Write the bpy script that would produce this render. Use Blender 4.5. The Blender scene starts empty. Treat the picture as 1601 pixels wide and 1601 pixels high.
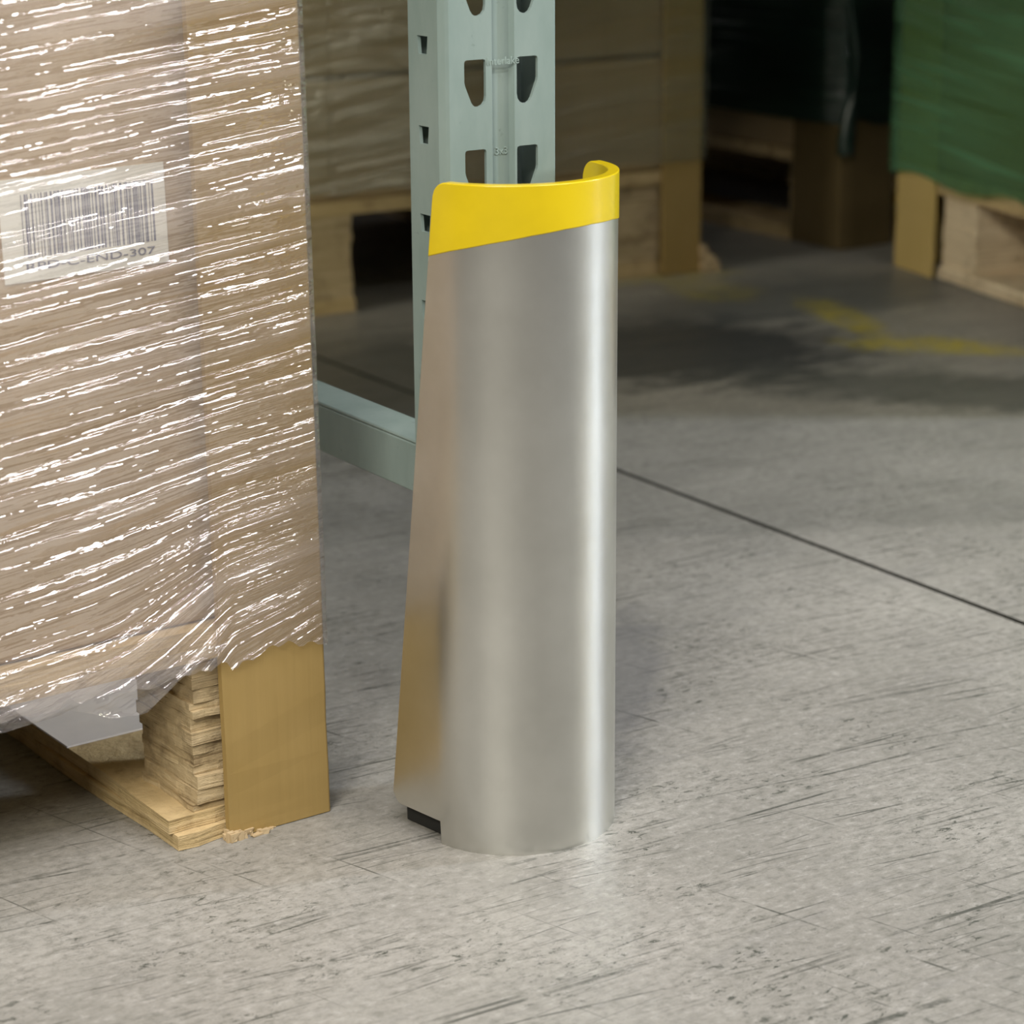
import bpy, math, random
from mathutils import Vector, Matrix, noise
S = bpy.context.scene
COL = S.collection
random.seed(7)
PI = math.pi
def R(d): return math.radians(d)

# ------------------------------------------------------------------ camera
cam_d = bpy.data.cameras.new('camera'); cam = bpy.data.objects.new('camera', cam_d); COL.objects.link(cam)
pitch, roll, H = 0.286912, -0.0064717, 0.60
F = Vector((0, math.cos(pitch), -math.sin(pitch))); Rx = Vector((1, 0, 0)); Up = Rx.cross(F)
R2 = math.cos(roll)*Rx + math.sin(roll)*Up
U2 = -math.sin(roll)*Rx + math.cos(roll)*Up
m = Matrix((R2, U2, -F)).transposed().to_4x4(); m.translation = Vector((0, 0, H))
cam.matrix_world = m
cam_d.sensor_width = 36; cam_d.lens = 3768/1601*36
cam_d.clip_start = 0.05; cam_d.clip_end = 60
cam_d.dof.use_dof = True; cam_d.dof.focus_distance = 1.43; cam_d.dof.aperture_fstop = 9.0
S.camera = cam

# ------------------------------------------------------------------ world, lights, exposure
w = bpy.data.worlds.new('world'); S.world = w; w.use_nodes = True
w.node_tree.nodes['Background'].inputs[0].default_value = (0.80, 0.86, 1.0, 1)
w.node_tree.nodes['Background'].inputs[1].default_value = 0.05
S.view_settings.view_transform = 'Standard'; S.view_settings.look = 'None'
S.view_settings.exposure = 0.0; S.view_settings.gamma = 1.0
S.view_settings.use_curve_mapping = False

def area(name, loc, target, sx, sy, power, col, rotz=None, spread=180):
    l = bpy.data.lights.new(name, 'AREA'); l.shape = 'RECTANGLE'; l.size = sx; l.size_y = sy
    l.energy = power; l.color = col; l.spread = R(spread)
    o = bpy.data.objects.new(name, l); COL.objects.link(o)
    zx = (Vector(loc)-Vector(target)).normalized()
    ax = Vector((math.cos(rotz or 0), math.sin(rotz or 0), 0))
    yx = zx.cross(ax).normalized(); ax = yx.cross(zx).normalized()
    mm = Matrix((ax, yx, zx)).transposed().to_4x4(); mm.translation = Vector(loc); o.matrix_world = mm
    return o
# tube lamps hung over the aisle; added fill lamps follow the row
row0 = Vector((-0.55, -0.76, 2.6)); rowd = Vector((math.cos(R(33)), math.sin(R(33)), 0))
def tube(t, ln, power):
    p = row0+rowd*t
    area('aisle_strip_light', p, p+Vector((0, 0, -1))+Vector((-.545, .838, 0))*.5, ln, 0.14, power, (1.0, 0.955, 0.94), R(33))
tube(0.0, 2.0, 26)
tube(2.55, 1.7, 44)
tube(6.3, 3.0, 60)
area('shade_edge_lamp', (-0.20, 0.20, 2.6), (0.2, 1.5, 0), 1.2, 0.03, 34, (1.0, 0.955, 0.94), R(5.8))  # added unseen lamp, kept thin so the slab's shade edge stays crisp
area('far_loads_fill', (-0.85, -1.5, 2.2), (0.35, 3.0, 0.1), 1.0, 0.2, 70, (1.0, 0.94, 0.80), R(10))  # added unseen fill that brightens the far loads under the slab
area('cross_aisle_light', (3.6, 2.25, 1.5), (0, 1.4, 0.3), 0.16, 1.6, 105, (0.78, 0.87, 1.0), R(104))
area('sheet_fill', (-3.2, 5.8, 2.1), (-0.4, 1.7, 0.05), 1.0, 0.3, 11, (1.0, 0.93, 0.93), R(33))  # added unseen fill for the white sheet under the near pallet
area('right_low_fill', (2.5, 1.5, 0.9), (0.1, 3.0, 0.2), 0.8, 0.25, 11, (1.0, 0.94, 0.72), R(124), 100)  # added unseen low fill on the load behind the post

area('green_load_fill', (-0.85, 2.25, 0.95), (0.55, 3.05, 0.15), 0.3, 0.3, 1.2, (1.0, 0.94, 0.78), 0, 70)  # added unseen fill for the green wrapped load

# ------------------------------------------------------------------ material helpers
class NT:
    def __init__(s, name):
        s.m = bpy.data.materials.new(name); s.m.use_nodes = True
        s.t = s.m.node_tree; s.n = s.t.nodes; s.l = s.t.links
        s.b = s.n['Principled BSDF']; s.out = s.n['Material Output']
    def new(s, ty, **kw):
        n = s.n.new(ty)
        for k, v in kw.items(): setattr(n, k, v)
        return n
    def put(s, inp, v):
        if isinstance(v, bpy.types.NodeSocket): s.l.new(v, inp)
        else: inp.default_value = v
    def coord(s, kind='Object'): return s.new('ShaderNodeTexCoord').outputs[kind]
    def mapping(s, vec, rot=(0, 0, 0), sc=(1, 1, 1), loc=(0, 0, 0)):
        if tuple(rot) != (0, 0, 0) and tuple(sc) != (1, 1, 1):
            vec = s.mapping(vec, rot=rot); rot = (0, 0, 0)
        n = s.new('ShaderNodeMapping'); s.l.new(vec, n.inputs[0])
        n.inputs['Location'].default_value = loc; n.inputs['Rotation'].default_value = rot; n.inputs['Scale'].default_value = sc
        return n.outputs[0]
    def noise(s, vec, scale, detail=4, rough=.55, dist=0):
        n = s.new('ShaderNodeTexNoise'); s.l.new(vec, n.inputs['Vector'])
        n.inputs['Scale'].default_value = scale; n.inputs['Detail'].default_value = detail
        n.inputs['Roughness'].default_value = rough; n.inputs['Distortion'].default_value = dist
        return n.outputs['Fac']
    def ramp(s, v, stops):
        n = s.new('ShaderNodeValToRGB'); s.l.new(v, n.inputs[0]); e = n.color_ramp.elements
        while len(e) < len(stops): e.new(0.5)
        for i, (p, c) in enumerate(stops):
            e[i].position = p; e[i].color = (c, c, c, 1) if not isinstance(c, tuple) else (*c, 1)
        return n.outputs[0]
    def mix(s, f, a, b, mode='MIX'):
        n = s.new('ShaderNodeMix', data_type='RGBA', blend_type=mode)
        s.put(n.inputs[0], f)
        s.put(n.inputs[6], (*a, 1) if isinstance(a, tuple) else a)
        s.put(n.inputs[7], (*b, 1) if isinstance(b, tuple) else b)
        return n.outputs[2]
    def math(s, op, a, b=0.0, c=None, clamp=False):
        n = s.new('ShaderNodeMath', operation=op); n.use_clamp = clamp
        s.put(n.inputs[0], a); s.put(n.inputs[1], b)
        if c is not None: s.put(n.inputs[2], c)
        return n.outputs[0]
    def bump(s, h, strength=.3, dist=.01):
        n = s.new('ShaderNodeBump'); n.inputs['Strength'].default_value = strength; n.inputs['Distance'].default_value = dist
        s.l.new(h, n.inputs['Height']); return n.outputs[0]
    def base(s, c=None, rough=None, metal=None, normal=None, spec=None):
        if c is not None: s.put(s.b.inputs['Base Color'], (*c, 1) if isinstance(c, tuple) else c)
        if rough is not None: s.put(s.b.inputs['Roughness'], rough)
        if metal is not None: s.put(s.b.inputs['Metallic'], metal)
        if normal is not None: s.l.new(normal, s.b.inputs['Normal'])
        if spec is not None: s.b.inputs['Specular IOR Level'].default_value = spec
        return s.m

def mat_floor():
    t = NT('concrete'); g = t.new('ShaderNodeNewGeometry').outputs['Position']
    q = t.mapping(g, rot=(0, 0, R(-33)))          # x now runs along the aisle
    big = t.noise(g, 3.2, 5, .6, .3)
    mid = t.noise(t.mapping(q, sc=(5, 13, 1)), 1.6, 6, .65, .6)
    fine = t.noise(g, 190, 4, .75)
    grain = t.noise(t.mapping(q, sc=(1, 1.7, 1)), 48, 8, .8)
    c = t.mix(t.ramp(big, [(.30, 0.0), (.70, 1.0)]), (.225, .218, .195), (.36, .348, .315))
    c = t.mix(t.ramp(mid, [(.25, .75), (.44, 0.0)]), c, (.22, .215, .20))
    c = t.mix(t.ramp(mid, [(.58, 0.0), (.8, .55)]), c, (.48, .465, .43))
    c = t.mix(t.ramp(grain, [(.30, 1.0), (.49, 0.0), (.70, 0.0), (.8, .3)]), c, (.22, .215, .19))
    c = t.mix(t.ramp(fine, [(.33, .45), (.47, 0.0)]), c, (.17, .165, .15))
    c = t.mix(t.ramp(fine, [(.66, 0.0), (.78, .6)]), c, (.72, .71, .68))
    # dragged scratches: thin, long noise crossing two directions, broken up by a coarse mask
    brk = t.ramp(t.noise(g, 14, 6, .75), [(.44, 0.0), (.58, 1.0)])
    mot = t.noise(t.mapping(q, sc=(1, 1.5, 1)), 110, 5, .7)
    c = t.mix(t.ramp(mot, [(.30, .9), (.49, 0.0)]), c, (.18, .178, .155))
    c = t.mix(t.ramp(mot, [(.54, 0.0), (.72, .45)]), c, (.50, .49, .46))
    for rot, sx, sy, th, loc in ((-31, 2.2, 210, .40, 0), (-38, 3.5, 330, .38, 4), (-24, 3, 260, .385, 9), (-33, 1.4, 150, .37, 23), (40, 2.5, 260, .36, 17)):
        v = t.noise(t.mapping(g, rot=(0, 0, R(rot)), sc=(sx, sy, 1), loc=(loc, loc, 0)), 1.0, 3, .6, .12)
        k = t.math('MULTIPLY', t.ramp(v, [(th-.05, 1.0), (th, 0.0)]), brk)
        c = t.mix(t.math('MULTIPLY', k, .95), c, (.085, .087, .075))
    # dark pits and flecks, clustered
    vo = t.noise(t.mapping(q, sc=(1, 2.2, 1)), 85, 5, .85, .5)
    cl = t.ramp(t.noise(t.mapping(g, loc=(3, 1, 0)), 9, 5, .7), [(.47, 0.0), (.58, 1.0)])
    c = t.mix(t.math('MULTIPLY', t.ramp(vo, [(.39, 1.0), (.45, 0.0)]), cl), c, (.07, .075, .062))
    # rack shade painted over far-aisle stains, and the guard's soft shadow painted beside it
    sx = t.new('ShaderNodeSeparateXYZ'); t.l.new(g, sx.inputs[0])
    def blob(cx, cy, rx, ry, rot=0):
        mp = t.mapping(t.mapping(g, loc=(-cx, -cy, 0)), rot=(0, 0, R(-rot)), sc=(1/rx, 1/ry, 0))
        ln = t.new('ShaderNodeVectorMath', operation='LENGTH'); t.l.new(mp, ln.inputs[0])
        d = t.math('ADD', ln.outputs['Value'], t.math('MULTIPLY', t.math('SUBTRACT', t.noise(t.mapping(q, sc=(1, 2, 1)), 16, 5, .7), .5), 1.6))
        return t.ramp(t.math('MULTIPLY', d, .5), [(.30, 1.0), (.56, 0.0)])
    c = t.mix(t.math('MULTIPLY', blob(.17, 2.68, .26, .20, 5), .9), c, (.04, .045, .048))  # painted shade behind the post, under the rack loads
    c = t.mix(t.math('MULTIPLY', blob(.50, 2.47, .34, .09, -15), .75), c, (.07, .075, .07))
    c = t.mix(t.math('MULTIPLY', blob(.075, 1.62, .035, .16, -5), .5), c, (.15, .15, .155))  # painted soft shadow of the guard
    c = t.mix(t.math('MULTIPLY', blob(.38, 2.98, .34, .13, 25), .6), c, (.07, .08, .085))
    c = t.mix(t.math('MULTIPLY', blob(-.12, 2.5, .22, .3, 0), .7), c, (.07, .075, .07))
    for cx, cy, rx, ry, ro, am in ((.40, 2.86, .028, .10, 15, .75), (.47, 2.70, .085, .035, -8, .85), (.545, 2.665, .06, .022, -10, .55), (.26, 3.02, .05, .06, 20, .4), (.21, 3.12, .09, .035, 25, .5)):
        wear = t.ramp(t.noise(q, 38, 6, .75), [(.40, .15), (.56, 1.0)])
        c = t.mix(t.math('MULTIPLY', t.math('MULTIPLY', blob(cx, cy, rx*1.2, ry*1.3, ro), am), wear), c, (.46, .38, .03))
    b = t.bump(t.math('ADD', t.math('MULTIPLY', fine, .5), grain), .25, .002)
    rg = t.ramp(mid, [(.3, .50), (.7, .34)])
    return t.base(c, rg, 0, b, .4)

def mat_cardboard(name, a, b2, rough=.75, axis='z'):
    t = NT(name); o = t.coord()
    n1 = t.noise(o, 9, 4, .6); n2 = t.noise(t.mapping(o, sc=(3, 3, 160) if axis == 'h' else (160, 160, 3)), 1, 3, .6)
    c = t.mix(t.ramp(n1, [(.3, 0.0), (.7, 1.0)]), a, b2)
    c = t.mix(t.ramp(n2, [(.35, .10), (.6, 0.0)]), c, tuple(x*.6 for x in a))
    return t.base(c, rough, 0, t.bump(n2, .12, .002), .3)

def mat_wood(name, a, b2, dark):
    t = NT(name); o = t.coord()
    n1 = t.noise(t.mapping(o, sc=(8, 8, 170)), 1, 5, .7, .4)
    n2 = t.noise(o, 35, 5, .7)
    c = t.mix(t.ramp(n1, [(.32, 0.0), (.62, 1.0)]), a, b2)
    c = t.mix(t.ramp(n1, [(.24, .9), (.38, 0.0)]), c, dark)
    c = t.mix(t.ramp(n2, [(.30, .55), (.50, 0.0)]), c, dark)
    return t.base(c, .8, 0, t.bump(t.math('ADD', n1, n2), .6, .004), .25)

def mat_film(name, tint, haze, gloss, strength, cover, rough=.13):
    t = NT(name); t.n.remove(t.b)
    uv = t.coord('UV')
    a = t.noise(t.mapping(uv, sc=(4.5, 90, 1)), 1, 1, .5, .3)
    b = t.noise(t.mapping(uv, sc=(12, 290, 1)), 1, 1.5, .5, .3)
    d = t.noise(t.mapping(uv, sc=(1.8, 22, 1)), 1, 2, .5, .3)
    e = t.noise(t.mapping(uv, sc=(70, 130, 1)), 1, 2, .6)
    h = t.math('ADD', t.math('MULTIPLY', a, 1.0), t.math('MULTIPLY', b, .30))
    h = t.math('ADD', h, t.math('MULTIPLY', d, 1.6))
    h = t.math('ADD', h, t.math('MULTIPLY', e, .14))
    nb = t.bump(h, strength, .012)
    tr = t.new('ShaderNodeBsdfTransparent'); tr.inputs[0].default_value = (*tint, 1)
    df = t.new('ShaderNodeBsdfDiffuse'); df.inputs[0].default_value = (*haze, 1)
    gl = t.new('ShaderNodeBsdfGlossy'); gl.inputs['Color'].default_value = (1, 1, 1, 1); gl.inputs['Roughness'].default_value = rough
    t.l.new(nb, gl.inputs['Normal'])
    m1 = t.new('ShaderNodeMixShader'); t.l.new(tr.outputs[0], m1.inputs[1]); t.l.new(df.outputs[0], m1.inputs[2])
    # gathered film is milkier
    t.l.new(t.ramp(t.math('ADD', t.math('MULTIPLY', d, .6), t.math('MULTIPLY', a, .4)), [(.35, cover*.45), (.65, min(1, cover*1.6))]), m1.inputs[0])
    m2 = t.new('ShaderNodeMixShader'); m2.inputs[0].default_value = gloss
    t.l.new(m1.outputs[0], m2.inputs[1]); t.l.new(gl.outputs[0], m2.inputs[2])
    t.l.new(m2.outputs[0], t.out.inputs['Surface'])
    return t.m

def mat_metal():
    t = NT('brushed_steel'); o = t.coord()
    sp = t.noise(o, 14, 4, .6); gr = t.noise(t.mapping(o, sc=(260, 260, 60)), 1, 3, .7)
    c = t.mix(t.ramp(sp, [(.3, 0.0), (.7, 1.0)]), (.62, .62, .585), (.72, .72, .685))
    t.base(c, t.math('ADD', t.math('MULTIPLY', sp, .10), .26), 1.0, t.bump(gr, .05, .001))
    return t.m

def mat_paint(name, c1, c2, rough=.42, spec=.5, sc=22):
    t = NT(name); o = t.coord(); n = t.noise(t.mapping(o, sc=(1, 1, .35)), sc, 5, .65)
    c = t.mix(t.ramp(n, [(.35, 0.0), (.65, 1.0)]), c1, c2)
    f = t.noise(o, 90, 3, .7)
    c = t.mix(t.ramp(f, [(.26, .5), (.34, 0.0)]), c, tuple(x*.5 for x in c1))
    return t.base(c, rough, 0, t.bump(n, .08, .002), spec)

def mat_plain(name, c, rough=.6, metal=0, spec=.5):
    t = NT(name); n = t.noise(t.coord(), 40, 3, .6)
    cc = t.mix(t.ramp(n, [(.35, 0.0), (.65, 1.0)]), tuple(x*.94 for x in c), c)
    return t.base(cc, rough, metal, None, spec)

M = dict(
    floor=mat_floor(),
    groove=mat_plain('joint_filler', (.035, .035, .028), .9),
    wall=mat_plain('dark_block_wall', (.05, .055, .06), .9),
    rackslab=mat_plain('dark_underside', (.10, .10, .10), .9),
    card=mat_cardboard('kraft_carton', (.365, .265, .14), (.42, .315, .18), axis='v'),
    angle_pale=mat_cardboard('pale_corner_board', (.50, .37, .13), (.56, .42, .17)),
    angle_dark=mat_cardboard('dark_corner_board', (.11, .08, .03), (.14, .10, .045)),  # much darker than the other corner boards
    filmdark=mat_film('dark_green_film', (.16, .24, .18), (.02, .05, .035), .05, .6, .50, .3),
    angle=mat_cardboard('kraft_corner_board', (.33, .225, .075), (.38, .265, .10)),
    angle_edge=mat_cardboard('kraft_board_core', (.50, .38, .22), (.56, .44, .27)),
    wood=mat_wood('ply_wood', (.40, .30, .16), (.60, .48, .29), (.11, .07, .035)),
    board=mat_wood('deck_wood', (.46, .34, .16), (.60, .46, .25), (.20, .13, .06)),
    film=mat_film('clear_stretch_film', (.97, .955, .95), (.80, .73, .72), .22, 1.0, .15, .12),
    filmlow=mat_film('hanging_stretch_film', (.95, .94, .94), (.75, .70, .70), .14, .7, .08, .1),
    filmbg=mat_film('dull_stretch_film', (.85, .86, .80), (.30, .31, .25), .05, .6, .20, .3),
    filmgreen=mat_film('green_stretch_film', (.45, .66, .44), (.15, .34, .18), .09, .8, .42, .25),
    steel=mat_metal(),
    gapshade=mat_plain('gap_shade_black', (.012, .013, .012), .7),
    palewood=mat_wood('pale_wood', (.60, .48, .31), (.78, .66, .47), (.30, .22, .12)),
    yellow=mat_plain('yellow_plastic', (.62, .46, .005), .22),
    post=mat_paint('grey_green_paint', (.175, .235, .215), (.225, .285, .265), .40, .5),
    mark=mat_plain('embossed_mark', (.25, .32, .295), .4),
    paper=mat_plain('white_label_paper', (.74, .74, .66), .6),
    sheet=mat_plain('white_plastic_sheet', (.86, .82, .80), .35),
    ink=mat_plain('label_ink', (.12, .13, .20), .7),
)

# ------------------------------------------------------------------ mesh helpers
def mesh(name, verts, faces, mats, parent=None, smooth=False, loc=(0, 0, 0), rz=0, fm=None):
    me = bpy.data.meshes.new(name); me.from_pydata([tuple(v) for v in verts], [], faces)
    for mm in (mats if isinstance(mats, (list, tuple)) else [mats]): me.materials.append(mm)
    if fm:
        for p, k in zip(me.polygons, fm): p.material_index = k
    if smooth:
        for p in me.polygons: p.use_smooth = True
    me.update(); me.validate()
    o = bpy.data.objects.new(name, me); COL.objects.link(o)
    if parent is not None: o.parent = parent
    o.location = loc; o.rotation_euler = (0, 0, rz)
    return o
def empty(name, loc, rz, label, cat, group=None):
    o = bpy.data.objects.new(name, None); COL.objects.link(o); o.empty_display_size = .05
    o.location = loc; o.rotation_euler = (0, 0, rz); tag(o, label, cat, group); return o
def tag(o, label, cat, group=None):
    o['label'] = label; o['category'] = cat
    if group: o['group'] = group
    return o
def struct(o): o['kind'] = 'structure'; return o
def bevel(o, wd, seg=2):
    b = o.modifiers.new('bevel', 'BEVEL'); b.width = wd; b.segments = seg; b.limit_method = 'ANGLE'; b.angle_limit = R(40); return o
class MB:
    def __init__(s): s.v = []; s.f = []
    def box(s, x0, x1, y0, y1, z0, z1, j=0):
        b = len(s.v)
        for z in (z0, z1):
            for x, y in ((x0, y0), (x1, y0), (x1, y1), (x0, y1)):
                s.v.append((x+random.uniform(-j, j), y+random.uniform(-j, j), z+random.uniform(-j, j)*.4))
        s.f += [tuple(b+i for i in q) for q in ((0, 3, 2, 1), (4, 5, 6, 7), (0, 1, 5, 4), (1, 2, 6, 5), (2, 3, 7, 6), (3, 0, 4, 7))]
        return s
    def prism(s, pts, z0, z1, inset=0):
        n = len(pts); b = len(s.v)
        for z in (z0, z1): s.v += [(x, y, z) for x, y in pts]
        s.f.append(tuple(b+i for i in reversed(range(n)))); s.f.append(tuple(b+n+i for i in range(n)))
        for i in range(n):
            k = (i+1) % n; s.f.append((b+i, b+k, b+n+k, b+n+i))
        return s
    def obj(s, name, mat, parent=None, **kw): return mesh(name, s.v, s.f, mat, parent, **kw)

# ------------------------------------------------------------------ floor with its sawn joint, walls, shade slab
jd = Vector((-.546, .838)); jp = Vector((.1013, 2.165)); jn = Vector((.838, .546))
hw = .0030
def jpt(t, off, z=0): q = jp+jd*t+jn*off; return (q.x, q.y, z)
fv = [jpt(-8, -8), jpt(8, -8), jpt(8, -hw), jpt(-8, -hw), jpt(-8, hw), jpt(8, hw), jpt(8, 8), jpt(-8, 8),
      jpt(-8, -hw, -.008), jpt(8, -hw, -.008), jpt(8, hw, -.008), jpt(-8, hw, -.008)]
ff = [(3, 2, 1, 0), (7, 6, 5, 4), (2, 3, 8, 9), (4, 5, 10, 11), (8, 11, 10, 9)]
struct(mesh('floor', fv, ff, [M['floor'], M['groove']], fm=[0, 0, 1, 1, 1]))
struct(MB().box(-7, 7, 6.6, 6.75, 0, 3.4).obj('wall_back', M['wall']))
# unseen slab for the rack level above, edge placed to draw the shade line
sz = 1.05
e0 = Vector((.0893, 1.959))+Vector((-.2-.0893, .20-1.959))*sz/2.6; ed = Vector((math.cos(R(5.8)), math.sin(R(5.8))))
eb = Vector((-ed.y, ed.x))
q = [e0-ed*.0+Vector((0, 0)), e0+ed*3.0, e0+ed*3.0+eb*2.1, e0+eb*2.1]
q[0] = e0-ed*1.6; q[3] = e0-ed*1.6+eb*2.1; q[1] = e0+ed*.85; q[2] = e0+ed*.85+eb*2.1
struct(MB().prism([tuple(p) for p in q], sz, sz+.08).obj('rack_shade_slab', M['rackslab']))

# ------------------------------------------------------------------ column guard
c0 = (0.0, 1.375, 0.0); GY = R(43); RR = .062; TH = .0062
def guard_profile(z):
    # list of (outer, inner) points; local x = across, local y = towards the open back
    k = z/.3985
    tl = .0438*(1-k) - .0045*k          # tapered legs: long at the floor, short at the rim
    tr = .0438*(1-k) - .004*k
    return tl, tr
def gpt(side, r, s):
    # s<0 : on the arc, as arc length short of the tangent point; s>0: straight leg
    if s >= 0: return (side*r, s)
    a = -s/RR
    return (side*r*math.cos(a), -r*math.sin(a))
def build_guard_part(name, z0f, z1f, rad_o, rad_i, mat, parent, rows, arcn=56, legn=10, round_top=0, notch=False, round_bot=0):
    verts = []; faces = []
    cols = arcn+1
    def col_s(i, z):
        tl, tr = guard_profile(z); L0 = tl; L1 = tr; tot = L0+PI*RR+L1
        return i/(cols-1)*tot, L0, tot
    def pt(i, z, r, dl=0):
        s, L0, tot = col_s(i, z)
        if s < L0: x, y = (-r, L0-s)
        elif s > L0+PI*RR: x, y = (r, s-L0-PI*RR)
        else:
            a = (s-L0)/RR; x, y = (-r*math.cos(a), -r*math.sin(a))
        return (x, y, z)
    def colz(i, j):
        u = i/(cols-1); v = j/rows
        a, b = z0f(u), z1f(u); z = a+(b-a)*v
        return z
    idx = {}
    for k, r in ((0, rad_o), (1, rad_i)):
        for i in range(cols):
            for j in range(rows+1):
                idx[k, i, j] = len(verts); verts.append(pt(i, colz(i, j), r))
    for i in range(cols-1):
        for j in range(rows):
            faces.append((idx[0, i, j], idx[0, i+1, j], idx[0, i+1, j+1], idx[0, i, j+1]))
            faces.append((idx[1, i, j], idx[1, i, j+1], idx[1, i+1, j+1], idx[1, i+1, j]))
        for j, fl in ((0, 0), (rows, 1)):
            qd = (idx[0, i, j], idx[1, i, j], idx[1, i+1, j], idx[0, i+1, j]); faces.append(qd if not fl else qd[::-1])
    for i, fl in ((0, 1), (cols-1, 0)):
        for j in range(rows):
            qd = (idx[0, i, j], idx[1, i, j], idx[1, i, j+1], idx[0, i, j+1]); faces.append(qd if not fl else qd[::-1])
    o = mesh(name, verts, faces, mat, parent, smooth=True)
    for p in o.data.polygons:
        n = p.normal
        if abs(n.z) > .6: p.use_smooth = False
    o.data.set_sharp_from_angle(angle=R(35)) if hasattr(o.data, 'set_sharp_from_angle') else None
    return o
def edge_round(u, r, tot=.2):
    d = min(u, 1-u)*tot
    return 0 if d >= r else r-math.sqrt(max(0, r*r-(r-d)**2))
guard = empty('column_guard', c0, GY, 'curved bare steel column guard with a yellow top band, standing around the rack post', 'column guard')
def band_low(u):
    # lower rim of the yellow band, cut on a slant that peaks towards the front
    pts = [(0, .3560), (.08, .3605), (.20, .3660), (.32, .3703), (.42, .3726), (.52, .3735), (.64, .3728), (.80, .3690), (1, .360)]
    for (a, za), (b, zb) in zip(pts, pts[1:]):
        if u <= b: return za+(zb-za)*(u-a)/(b-a)
    return pts[-1][1]
NL = .012
def shell_bottom(u):
    # the legs stop short of the floor (bolt slot), the curved front stands on it
    tot = .0438*2+PI*RR; s = u*tot
    if s < .0445 or s > tot-.0445:
        d = min(s, tot-s)
        return .0145+max(0, .008-d)**2/.008*.8
    return 0.0
shell = build_guard_part('steel_shell', shell_bottom, lambda u: .392-edge_round(u, .007)*1, RR, RR-.0045, M['steel'], guard, 48, arcn=140)
band = build_guard_part('top_band', band_low, lambda u: .3985-edge_round(u, .009), RR+.0006, RR-.0062, M['yellow'], guard, 12, arcn=140)
band['label'] = 'glossy yellow plastic band around the top rim'
bevel(band, .0009, 2)

for sx_ in (-1, 1):  # dark blocks stand in for the shade inside the guard's foot
    xo, xi = sx_*(RR-.0085), sx_*(RR-.0200)
    o = bevel(MB().box(min(xo, xi), max(xo, xi), .0005, .0390, .0003, .0140).obj('gap_shade_block', M['gapshade'], guard), .0006)
    o['label'] = 'added black block for the shade in the gap under the steel shell'
# ------------------------------------------------------------------ rack frame: perforated upright and braces
YQ = R(33.09); Q1 = Vector((math.cos(YQ), math.sin(YQ), 0)); Q2 = Vector((-math.sin(YQ), math.cos(YQ), 0))
pc = Vector(c0)+.0095*Q2
rack = empty('rack_frame', pc, YQ, 'grey green steel rack frame with slotted upright and a low brace behind the guard', 'pallet rack')
def tear(cx, cz, flip):
    # slot: square shoulders above, narrowing to a round foot that leans to the middle
    w2 = .0072; h = .0265; s = -1 if flip else 1
    P = [(-w2, -.0018), (-w2+.0004, -.0005), (-w2+.0018, 0), (w2-.0018, 0), (w2-.0004, -.0005), (w2, -.0018), (w2, -h*.46), (w2*.94, -h*.54), (w2*.40, -h*.89), (w2*.22, -h*.96), (-w2*.02, -h), (-w2*.38, -h), (-w2*.70, -h*.965), (-w2*.92, -h*.89), (-w2, -h*.78)]
    P = [(cx+s*x, cz+z) for x, z in P]
    return P if not flip else P[::-1]
def plate(name, outline_x, zlo, zhi, holes, thick, toworld, mat, parent):
    """flat sheet pierced by holes: triangulated with curves, then mapped to its plane"""
    cu = bpy.data.curves.new(name+'_c', 'CURVE'); cu.dimensions = '2D'; cu.fill_mode = 'BOTH'
    cu.extrude = thick/2
    def add(pts):
        sp = cu.splines.new('POLY'); sp.points.add(len(pts)-1)
        for p, (x, y) in zip(sp.points, pts): p.co = (x, y, 0, 1)
        sp.use_cyclic_u = True
    K = 100.0; cu.extrude *= K
    add([(outline_x[0]*K, zlo*K), (outline_x[1]*K, zlo*K), (outline_x[1]*K, zhi*K), (outline_x[0]*K, zhi*K)])
    for h in holes: add([(a*K, b*K) for a, b in h])
    tmp = bpy.data.objects.new(name+'_t', cu); COL.objects.link(tmp)
    bpy.context.view_layer.update()
    dg = bpy.context.evaluated_depsgraph_get(); me = bpy.data.meshes.new_from_object(tmp.evaluated_get(dg))
    bpy.data.objects.remove(tmp); bpy.data.curves.remove(cu)
    me.transform(toworld @ Matrix.Scale(1/K, 4)); me.materials.clear(); me.materials.append(mat)
    me.name = name
    return me
def join_meshes(name, mes, mat, parent):
    V = []; Fc = []
    for me in mes:
        b = len(V); V += [tuple(v.co) for v in me.vertices]; Fc += [tuple(b+i for i in p.vertices) for p in me.polygons]
        bpy.data.meshes.remove(me)
    return mesh(name, V, Fc, mat, parent)
ZT = 1.0; zs0 = .4483
def slots(cx, flip, phase=0):
    out = []; k = -9
    while zs0+.0507*k+.0015+.014 < ZT-.03:
        z = zs0+.0507*k+.0155-.0035
        out.append(tear(cx, z, flip)); k += 1
    return out
TK = .0022
A_front = Matrix(((1, 0, 0, 0), (0, 0, 1, TK/2), (0, 1, 0, 0), (0, 0, 0, 1)))
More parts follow.
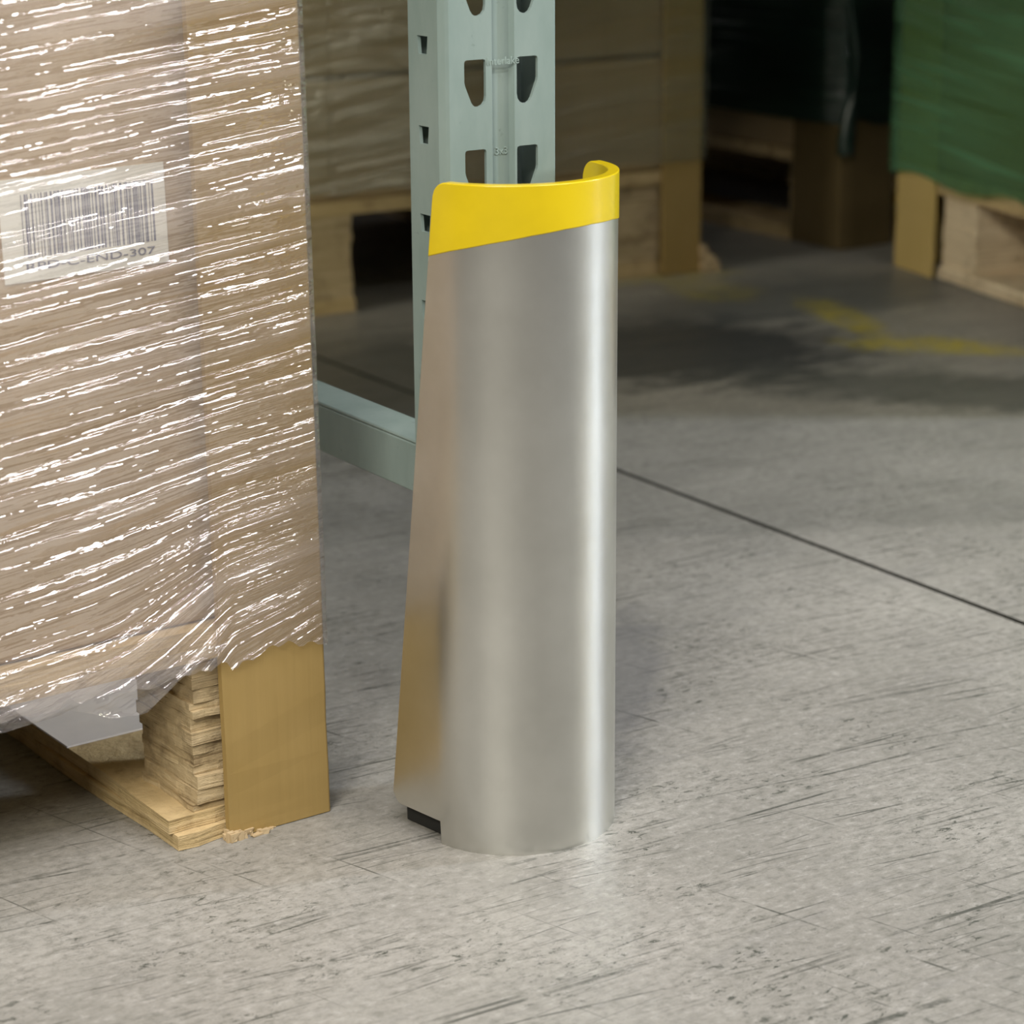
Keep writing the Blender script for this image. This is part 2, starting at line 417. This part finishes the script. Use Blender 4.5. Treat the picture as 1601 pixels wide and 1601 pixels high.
def upright(parent):
    mes = []
    # two pierced bands of the face, with a rib pressed between them
    mes.append(plate('fa', (-.0340, -.0055), 0.004, ZT, slots(-.0168, True), TK, A_front, M['post'], None))
    mes.append(plate('fb', (.0098, .0370), 0.004, ZT, slots(.0185, False), TK, A_front, M['post'], None))
    rib = MB(); pr = [(-.0055, 0), (-.0032, .0034), (.0080, .0034), (.0098, 0), (.0098, TK), (.0086, .0034+TK), (-.0038, .0034+TK), (-.0055, TK)]
    rib.prism(pr, .004, ZT)
    # chamfers
    rib.prism([(-.0340, 0), (-.0340, TK), (-.0362, .0052), (-.0385, .0045), (-.0360, .0010)][::-1], .004, ZT)
    rib.prism([(.0370, 0), (.0384, .0010), (.0390, .0035), (.0368, .0035), (.0370, TK)], .004, ZT)
    # sides
    sq = []
    k = -9
    while .4733+.0507*k < ZT-.03:
        z = .4733+.0507*k; sq.append([(.0150, z), (.0262, z), (.0250, z-.0102), (.0162, z-.0102)]); k += 1
    A_l = Matrix(((0, 0, 1, -.0376), (1, 0, 0, 0), (0, 1, 0, 0), (0, 0, 0, 1)))
    A_r = Matrix(((0, 0, 1, .0380), (1, 0, 0, 0), (0, 1, 0, 0), (0, 0, 0, 1)))
    mes.append(plate('sl', (.0045, .0340), .004, ZT, [[(a, b) for a, b in h] for h in sq], TK, A_l, M['post'], None))
    mes.append(plate('sr', (.0035, .0340), .004, ZT, [[(a, b) for a, b in h] for h in sq], TK, A_r, M['post'], None))
    # returned rear lips
    rib.prism([(-.0387, .0340), (-.0240, .0340), (-.0240, .0362), (-.0387, .0362)], .004, ZT)
    rib.prism([(.0391, .0340), (.0391, .0362), (.0120, .0362), (.0120, .0340)], .004, ZT)
    me = bpy.data.meshes.new('ribs'); me.from_pydata(rib.v, [], rib.f); mes.append(me)
    return join_meshes('upright_post', mes, M['post'], parent)
up = upright(rack)
bevel(MB().box(-.038, .038, -.006, .040, 0, .004).obj('foot_plate', M['post'], rack), .0008)
def text_mesh(name, body, size, depth, mat, parent, mtx):
    cu = bpy.data.curves.new(name+'_f', 'FONT'); cu.body = body; cu.size = size; cu.extrude = depth/2; cu.align_x = 'CENTER'; cu.align_y = 'CENTER'
    tmp = bpy.data.objects.new(name+'_t', cu); COL.objects.link(tmp); bpy.context.view_layer.update()
    dg = bpy.context.evaluated_depsgraph_get(); me = bpy.data.meshes.new_from_object(tmp.evaluated_get(dg))
    bpy.data.objects.remove(tmp); bpy.data.curves.remove(cu)
    me.transform(mtx); me.materials.clear(); me.materials.append(mat); me.name = name
    o = bpy.data.objects.new(name, me); COL.objects.link(o); o.parent = parent
    return o
face = lambda x, y, z: Matrix(((1, 0, 0, x), (0, 0, -1, y), (0, 1, 0, z), (0, 0, 0, 1)))
tm = text_mesh('stamped_lettering', 'Interlake', .0062, .0004, M['mark'], rack, face(.002, -.0001, .4585)); tm['label'] = 'faint maker lettering pressed into the post face'
tm = text_mesh('stamped_number', '3x3', .0060, .0004, M['mark'], rack, face(.0026, .0032, .4070)); tm['label'] = 'faint stamped digits on the middle rib'
# brace: a channel running back from the post
br = MB(); bw = .0150; bz0, bz1 = .188, .2215
br.box(-bw, bw, .036, 1.03, bz1-.002, bz1); br.box(-bw, -bw+.002, .036, 1.03, bz0, bz1-.002); br.box(bw-.002, bw, .036, 1.03, bz0, bz1-.002)
br.box(-bw+.002, bw-.002, .036, .040, bz0, bz1-.002)
bevel(br.obj('horizontal_brace', M['post'], rack), .0015, 2)
rp = up.copy(); COL.objects.link(rp); rp.parent = rack; rp.location = (0, 1.068, 0); rp.rotation_euler = (0, 0, PI)

# ------------------------------------------------------------------ generic pieces of a pallet load
def ply_block(x0, x1, y0, y1, z0, z1, seed, rag=.003, nl=13):
    """laminated block: thin plies, each with its own ragged outline"""
    mb = MB(); rnd = random.Random(seed)
    z = z0
    hs = [rnd.uniform(.6, 1.5) for _ in range(nl)]; sm = sum(hs)
    for h in hs:
        dz = h/sm*(z1-z0)
        pts = []
        off = [rnd.uniform(-rag, rag*.4) for _ in range(4)]
        nseg = 9
        cor = [(x0, y0), (x1, y0), (x1, y1), (x0, y1)]; nr = [(0, -1), (1, 0), (0, 1), (-1, 0)]
        for k in range(4):
            a, b = cor[k], cor[(k+1) % 4]
            for i in range(nseg):
                f = i/nseg; x = a[0]+(b[0]-a[0])*f; y = a[1]+(b[1]-a[1])*f
                j = off[k]+noise.noise(Vector((x*60, y*60, z*140+seed)))*rag*.8
                if i == 0: pts.append((x+nr[k][0]*off[k]+nr[k-1][0]*off[k-1], y+nr[k][1]*off[k]+nr[k-1][1]*off[k-1]))
                else: pts.append((x+nr[k][0]*j, y+nr[k][1]*j))
        mb.prism(pts, z, z+dz*.97); z += dz
    return mb
def angle_board(x, y, wx, wy, z0, z1, t, sgx=-1, sgy=1, rag=.0012, seed=0):
    """L section board; outer corner at x, y; flanges run sgx along x and sgy along y"""
    mb = MB()
    r = .002
    n = 5
    out = [(x+sgx*wx, y)]
    for i in range(n+1):
        a = PI/2*i/n
        out.append((x+sgx*(r-r*math.sin(a)), y+sgy*(r-r*math.cos(a))))
    out.append((x, y+sgy*wy)); out.append((x+sgx*t, y+sgy*wy)); out.append((x+sgx*t, y+sgy*t)); out.append((x+sgx*wx, y+sgy*t))
    if sgx*sgy > 0: out = out[::-1]
    # subdivide in height so that the foot can bulge and fray
    rows = 24; V = []; Fc = []
    for k in range(rows+1):
        f = (k/rows)**2; z = z0+(z1-z0)*f
        for i, (px, py) in enumerate(out):
            b = noise.noise(Vector((px*30, z*25+seed, 3)))*rag*2
            zz = z+(noise.noise(Vector((px*160, seed, 1)))*rag if k == 0 else 0)
            V.append((px, py+b*(-sgy)*.4, zz))
    m_ = len(out)
    for k in range(rows):
        for i in range(m_):
            j = (i+1) % m_; Fc.append((k*m_+i, k*m_+j, (k+1)*m_+j, (k+1)*m_+i))
    Fc.append(tuple(reversed(range(m_)))); Fc.append(tuple(rows*m_+i for i in range(m_)))
    mb.v = V; mb.f = Fc
    return mb

def lean(o, k=.0115):
    for v in o.data.vertices: v.co.x -= k*v.co.z*max(0.0, min(1.0, (v.co.x+.3)/.2))
    return o
def film_sleeve(name, x0, x1, y0, y1, zb, zt, mat, ns=140, nz=150, amp=.0022, fan=True, ntop=None, slope=.11, r=.008):
    """closed sleeve of stretch film round a load; zb(s) gives its ragged hem, uv carries the pull lines"""
    per = []
    W = x1-x0; D = y1-y0
    # visible front gets most of the columns
    def ring(s):
        # s from 0 .. perimeter, starting at the left front corner running right
        tot = 2*(W+D)
        if s < W: return (x0+s, y0, 0, -1)
        s -= W
        if s < D: return (x1, y0+s, 1, 0)
        s -= D
        if s < W: return (x1-s, y1, 0, 1)
        s -= W
        return (x0, y1-s, -1, 0)
    ss = [W*i/ns for i in range(ns)]+[W+D*i/20 for i in range(20)]+[W+D+W*i/12 for i in range(12)]+[2*W+D+D*i/10 for i in range(10)]
    V = []; UV = []; Fc = []
    for s in ss:
        x, y, nx, ny = ring(s)
        sl = x-x1      # 0 at the right front corner
        lo = zb(sl) if s <= W else zb(0)
        for j in range(nz+1):
            f = j/nz; z = lo+(zt-lo)*f
            v = z-slope*sl
            if fan:
                g = max(0.0, min(sl, -.065)+.16)+max(0, sl+.065)*.25; e = math.exp(-(max(0, z-.115)/.075)**2)
                v -= 2.6*g*g*e*2.0
            n = noise.noise(Vector((sl*7, v*60, 0)))*.7+noise.noise(Vector((sl*20, v*150, 5)))*.35
            edge = 1.0
            d = amp*(n*.9+.9)
            if s <= W: d *= .25+.75*min(1.0, abs(sl)/.02)
            elif s <= W+D: d = .0002
            V.append((x+nx*d, y+ny*d, z)); UV.append((s, v))
    n1 = nz+1; N = len(ss)
    for i in range(N):
        k = (i+1) % N
        for j in range(nz): Fc.append((i*n1+j, k*n1+j, k*n1+j+1, i*n1+j+1))
    me = bpy.data.meshes.new(name); me.from_pydata(V, [], Fc); me.materials.append(mat)
    uvl = me.uv_layers.new(name='UVMap')
    tot = 2*(W+D)
    for p in me.polygons:
        p.use_smooth = True
        wrap = p.vertices[1] < p.vertices[0]
        for li, vi in zip(p.loop_indices, p.vertices):
            u, v = UV[vi]
            if wrap and vi < n1: u += tot
            uvl.data[li].uv = (u, v)
    me.update()
    o = bpy.data.objects.new(name, me); COL.objects.link(o)
    return o

# ------------------------------------------------------------------ nearest load, at the left
YP = R(35.76)
PC = (-.1151, 1.379, 0)
PW, PD = .80, .60      # along the face, away from it
pal = empty('wooden_pallet', PC, YP, 'wooden block pallet with layered ragged blocks under the shrink-wrapped load at left', 'pallet')
BT = .0185; DZ0, DZ1 = .1165, .136
for i, (a, b) in enumerate(((-.104, -.004), (-.45, -.34), (-PW, -PW+.10))):
    mb = MB(); ys = [.006+k*(PD-.012)/14 for k in range(15)]
    for lay, (za, zc) in enumerate(((0.0, .0095), (.0095, BT))):
        jl = [random.uniform(-.0025, .0015) for _ in ys]; e = random.uniform(-.004, .003)-(.004 if lay == 0 else 0)
        pts = [(a-jj, y+(e if k == 0 else 0)) for k, (y, jj) in enumerate(zip(ys, jl))]
        pts = pts[::-1]+[(a+(b-a)*f, ys[0]+e+random.uniform(-.003, .003)) for f in (.15, .3, .45, .6, .8)]+[(b, ys[0]+e), (b, ys[-1])]
        mb.prism(pts, za+.0003, zc)
    mb.obj('bottom_board', M['board'], pal)
    for j, (c, d) in enumerate(((.010, .080), (.26, .34), (PD-.08, PD-.010))):
        ply_block(a+(.018 if i == 0 else .006), b-.002, c, d, BT, DZ0, 11*i+j+1, .0032, 14).obj('block', M['wood'], pal)
dk = MB()
for k in range(6):
    y0_ = .004+k*.0995; dk.box(-PW, -.004, y0_, y0_+.088, DZ0, DZ1, .0008)
dk.obj('deck_board', M['board'], pal)

sh = MB().box(-.1030, -.004, .150, .52, BT+.0004, BT+.0016)
# draped white sheet lying on the runner behind the block
o = sh.obj('plastic_sheet', M['sheet'], None, loc=PC, rz=YP)
tag(o, 'white plastic sheet lying on the pallet runner, seen through the fork opening', 'plastic sheet')

box = empty('cardboard_carton', PC, YP, 'large brown cardboard carton with a barcode label inside the clear wrap at left', 'carton')
BZ0, BZ1 = .1365, .95
cb = MB().box(-PW+.006, -.0095, .0135, PD-.006, BZ0, BZ1)
bevel(lean(cb.obj('carton_body', M['card'], box)), .004, 3)
# label with bars
lab = MB(); lx0, lx1, lz0, lz1 = -.1850, -.0857, .3520, .4083
LT = .0131
sh_ = R(0.9)
def lp(x, z):   # label stuck on very slightly askew
    cx, cz = (lx0+lx1)/2, (lz0+lz1)/2; dx, dz = x-cx, z-cz
    return (cx+dx*math.cos(sh_)-dz*math.sin(sh_), cz+dx*math.sin(sh_)+dz*math.cos(sh_))
def slab(mb, x0, x1, z0, z1, y0, y1):
    b = len(mb.v)
    for y in (y1, y0):
        for x, z in ((x0, z0), (x1, z0), (x1, z1), (x0, z1)):
            p = lp(x, z); mb.v.append((p[0], y, p[1]))
    mb.f += [tuple(b+i for i in q) for q in ((0, 3, 2, 1), (4, 5, 6, 7), (0, 1, 5, 4), (1, 2, 6, 5), (2, 3, 7, 6), (3, 0, 4, 7))]
slab(lab, lx0, lx1, lz0, lz1, LT-.0003, LT+.0004)
L = lab.obj('barcode_label', M['paper'], box); L['label'] = 'white paper barcode label'
bars = MB(); rnd = random.Random(3); x = lx0+.0125
zb_, zt_ = lz0+.0130, lz0+.0475
while x < lx1-.0075:
    wdt = rnd.choice((.0003, .0003, .0005, .0007, .0010)); slab(bars, x, x+wdt, zb_, zt_, LT-.0006, LT-.0003)
    x += wdt+rnd.choice((.0004, .0006, .0008, .0013, .0017))
bars.obj('barcode', M['ink'], L)
tx = text_mesh('label_text', 'RPD-C-END-307', .0058, .0002, M['ink'], L, face(0, 0, 0))
cxx, czz = lp((lx0+lx1)/2+.002, lz0+.0078)
bb = [v.co.x for v in tx.data.vertices]; scx = .078/(max(bb)-min(bb))
for v in tx.data.vertices: v.co.x *= scx
tx.location = (cxx, LT-.0006, czz); tx.rotation_euler = (0, -sh_, 0)

ab = angle_board(.0025, 0, .0715, .0715, .0006, .95, .0045, -1, 1, .0016, 2)
o = lean(ab.obj('corner_board', M['angle'], None, loc=PC, rz=YP, smooth=False))
tag(o, 'brown cardboard corner board running to the floor at the corner of the nearest load', 'corner board', 'corner boards')
# frayed foot of the corner board
rnd = random.Random(5); fr = MB()
for k in range(46):
    x_ = -.0705+rnd.random()**1.6*.030; y_ = rnd.uniform(-.0045, .003); s_ = rnd.uniform(.001, .0032)
    fr.box(x_-s_, x_+s_, y_-s_*.6, y_+s_*.6, .0002, .0006+rnd.uniform(.001, .006)*(1-(x_+.0705)/.035), .0008)
f_ = fr.obj('frayed_fibres', M['angle_edge'], o); f_['label'] = 'pale torn paper fibres at the foot'

def hem(sl):
    return .1115+.010*math.exp(-((sl+.035)/.03)**2)+.006*noise.noise(Vector((sl*45, 2, 0)))+.004*noise.noise(Vector((sl*130, 6, 0)))
fs = film_sleeve('stretch_wrap', -PW-.003, .0030, -.0020, PD+.003, lambda s: hem(s)-(.004 if s > -.07 else 0), .93, M['film'], ns=230, nz=230)
lean(fs)
fs.location = PC; fs.rotation_euler = (0, 0, YP)
tag(fs, 'clear wrinkled stretch wrap pulled tight around the carton at left', 'stretch wrap')
# loose film drooping over the fork opening
V = []; Fc = []; UV = []
ns, nz = 90, 24
def droop(s):   # lowest point of the loose film
    a = [( -.80, .095), (-.50, .10), (-.30, .095), (-.22, .104), (-.195, .106), (-.170, .108), (-.145, .098), (-.125, .0955), (-.108, .108), (-.09, .118), (-.07, .1245)]
    for (p, q_), (u, v) in zip(a, a[1:]):
        if s <= u: return q_+(v-q_)*(s-p)/(u-p)
    return a[-1][1]
for i in range(ns+1):
    s = -.80+(.73)*i/ns if False else -.80+.73*(1-(1-i/ns)**1.8)
    lo = droop(s)+.0012*noise.noise(Vector((s*80, 0, 3)))
    for j in range(nz+1):
        f = j/nz; z = lo+(.128-lo)*f
        y = -.0060-.0015*math.sin(f*3)+.006*(1-f)**2*noise.noise(Vector((s*22, f*2, 9)))+.0025*noise.noise(Vector((s*50+f*4, f*5, 1)))*(1-f)
        V.append((s, y, z)); UV.append((s+.5*z, z*.9-s*.35))
for i in range(ns):
    for j in range(nz):
        a_ = i*(nz+1)+j; b_ = a_+nz+1; Fc.append((a_, b_, b_+1, a_+1))
o = mesh('loose_film', V, Fc, M['filmlow'], fs, smooth=True)
uvl = o.data.uv_layers.new(name='UVMap')
for lp_ in o.data.loops: uvl.data[lp_.index].uv = UV[lp_.vertex_index]
o['label'] = 'loose lower hem of the film drooping over the fork opening'

# ------------------------------------------------------------------ loads beyond the rack
def far_pallet(name, loc, yaw, W, D, label, h0=.1165, h1=.139, blocks=None, sgn=-1, along=False, wood='wood'):
    """origin at the visible corner; x runs sgn*W along the face, y runs back"""
    p = empty(name, loc, yaw, label, 'pallet', None)
    xs = sorted((0, sgn*W)); x0, x1 = xs
    bl = blocks or ((x0, x0+.10), ((x0+x1)/2-.06, (x0+x1)/2+.06), (x1-.10, x1))
    seed = int(abs(loc[0])*100)+3
    for i, (a, b) in enumerate(bl):
        if not along: MB().box(a+.002, b-.002, .012, D-.01, .0003, .0185, .0012).obj('bottom_board', M['board'], p)
        for j, (c, d) in enumerate(((.012, .11), (D/2-.05, D/2+.05), (D-.11, D-.012))):
            ply_block(a+.004, b-.004, c, d, .0185, h0, seed+7*i+j, .002, 9).obj('block', M[wood], p)
    if along:
        for a, b in ((.004, .11), (D/2-.05, D/2+.05), (D-.11, D-.012)):
            bevel(MB().box(x0+.105, x1-.004, a, b, .0003, .0185, .0012).obj('bottom_board', M[wood], p), .004)
    dk = MB()
    for k in range(6):
        dk.box(x0+.003, x1-.003, .006+k*(D-.012)/6, .006+(k+1)*(D-.012)/6-.012, h0, h1, .0006)
    dk.obj('deck_board', M['board'], p)
    return p
# A: the wide load straight behind the post
A_yaw = R(30.41); Ad = Vector((math.cos(A_yaw), math.sin(A_yaw), 0)); A0 = Vector((-.2463, 2.8601, 0)); AL = .5755
Aloc = A0+Ad*AL; AW = 1.0
far_pallet('wooden_pallet', Aloc, A_yaw, AW, .8, 'wooden pallet standing directly behind the rack post, at the far side of the aisle', .1215, .1385,
           blocks=((-AW, -AW+.1), (-.63, -.502), (-.1345, -.004)))
grpA = 'cartons on the pallet behind the rack post'
lab_c = {(0, 0): 'lower brown carton behind the guard, right end of the load behind the rack post', (1, 0): 'lower brown carton left of the rack post, beyond the brace',
         (0, 1): 'upper brown carton directly right of the rack post, on the load behind it', (1, 1): 'upper brown carton seen left of the rack post, top left of the gap'}
for layer in range(2):
    for col_ in range(2):
        xa = (-.006, -.529)[col_]; xb = (-.533, -.994)[col_]
        z0 = (.139, .2865)[layer]; z1 = (.2835, .62)[layer]
        o = MB().box(xb, xa, .008, .79, z0, z1).obj('cardboard_carton', M['card'], None, loc=Aloc, rz=A_yaw)
        bevel(o, .006, 3); tag(o, lab_c[(col_, layer)], 'carton', grpA)
o = angle_board(.001, -.001, .0605, .0605, .0006, .62, .005, -1, 1, .002, 5).obj('corner_board', M['angle'], None, loc=Aloc, rz=A_yaw)
tag(o, 'dim brown corner board with torn foot on the load behind the guard', 'corner board', 'corner boards')
rnd = random.Random(8); fr = MB()
for k in range(40):
    t_ = rnd.random(); x_ = .002+t_*.022; z_ = rnd.uniform(.001, .034)*(1-t_*.6); s_ = rnd.uniform(.002, .005)
    fr.box(x_-s_, x_+s_, -.004-s_, .008+s_, max(.0005, z_-s_), z_+s_, .001)
fr.obj('frayed_fibres', M['angle_edge'], o)
fl = film_sleeve('stretch_wrap', -AW-.004, .005, -.005, .80, lambda s: .150+.01*noise.noise(Vector((s*20, 0, 4))), .60, M['filmbg'], ns=90, nz=60, fan=False, slope=.1, amp=.003)
fl.location = Aloc; fl.rotation_euler = (0, 0, A_yaw); tag(fl, 'dull clear wrap around the load behind the rack post', 'stretch wrap')

# B: dark load in the gap, seen at its corner
B_yaw = R(35.8-0.0); B1 = Vector((.4534, 3.3012, 0))
far_pallet('wooden_pallet', B1, R(34), .8, .95, 'shadowed wooden pallet under the dark load deep in the gap', .112, .128, sgn=1)
o = MB().box(.006, .794, .006, .94, .1285, .9).obj('cardboard_carton', M['card'], None, loc=B1, rz=R(34)); bevel(o, .005, 3)
tag(o, 'dark brown carton in deep shade between the two far loads', 'carton')
o = angle_board(-.001, -.001, .098, .100, .0006, .9, .005, 1, 1, .002, 9).obj('corner_board', M['angle_dark'], None, loc=B1, rz=R(34))
tag(o, 'wide dark corner board on the dark load in the middle of the far gap', 'corner board', 'corner boards')
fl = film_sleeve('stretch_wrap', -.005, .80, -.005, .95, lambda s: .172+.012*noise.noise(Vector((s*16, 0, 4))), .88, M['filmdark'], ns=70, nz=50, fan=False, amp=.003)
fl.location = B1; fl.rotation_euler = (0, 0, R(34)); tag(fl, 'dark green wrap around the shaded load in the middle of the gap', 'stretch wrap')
# twisted tail of film hanging down the near corner
V = []; Fc = []
for k in range(31):
    z = .60-k*.0155; a = k*.5; rr_ = .005+.0025*math.sin(k*.7)+(.006 if k > 25 else 0)
    cx_, cy_ = .0+.006*math.sin(k*.35), -.016+.003*math.sin(k*.5)
    for i in range(8):
        b_ = a+i*PI/4; V.append((cx_+rr_*math.cos(b_), cy_+rr_*.8*math.sin(b_), z))
for k in range(30):
    for i in range(8):
        j = (i+1) % 8; Fc.append((k*8+i, k*8+j, (k+1)*8+j, (k+1)*8+i))
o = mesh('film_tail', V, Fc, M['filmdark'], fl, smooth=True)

# C: green wrapped load at the right edge
C_dir = R(110.5); CC = Vector((.5475, 3.0976, 0)); h = Vector((math.cos(C_dir), math.sin(C_dir), 0))
Cfar = CC+h*.098
# local frame: x runs along the visible face from its far end (0) towards the camera, y runs into the load
Cy = C_dir+PI      # x axis points towards the camera end
far_pallet('wooden_pallet', Cfar, Cy, .9, .75, 'wooden pallet with pale blocks under the green wrapped load at right', .110, .138, sgn=1,
           blocks=((.10, .19), (.40, .52), (.80, .90)), along=True, wood='palewood')
o = MB().box(.006, .894, .008, .74, .1385, .95).obj('cardboard_carton', M['card'], None, loc=Cfar, rz=Cy); bevel(o, .005, 3)
tag(o, 'brown carton beneath the green wrap at the right edge of the view', 'carton')
o = angle_board(0, -.0005, .098, .08, .0006, .95, .005, 1, 1, .002, 12).obj('corner_board', M['angle_pale'], None, loc=Cfar, rz=Cy)
tag(o, 'yellowish corner board showing below the green wrap at right', 'corner board', 'corner boards')
fl = film_sleeve('stretch_wrap', -.005, .90, -.0065, .75, lambda s: .128+.012*noise.noise(Vector((s*9, 0, 4))), .93, M['filmgreen'], ns=90, nz=60, fan=False, slope=-.06, amp=.003)
fl.location = Cfar; fl.rotation_euler = (0, 0, Cy); tag(fl, 'green tinted stretch wrap around the load at the right edge', 'stretch wrap')
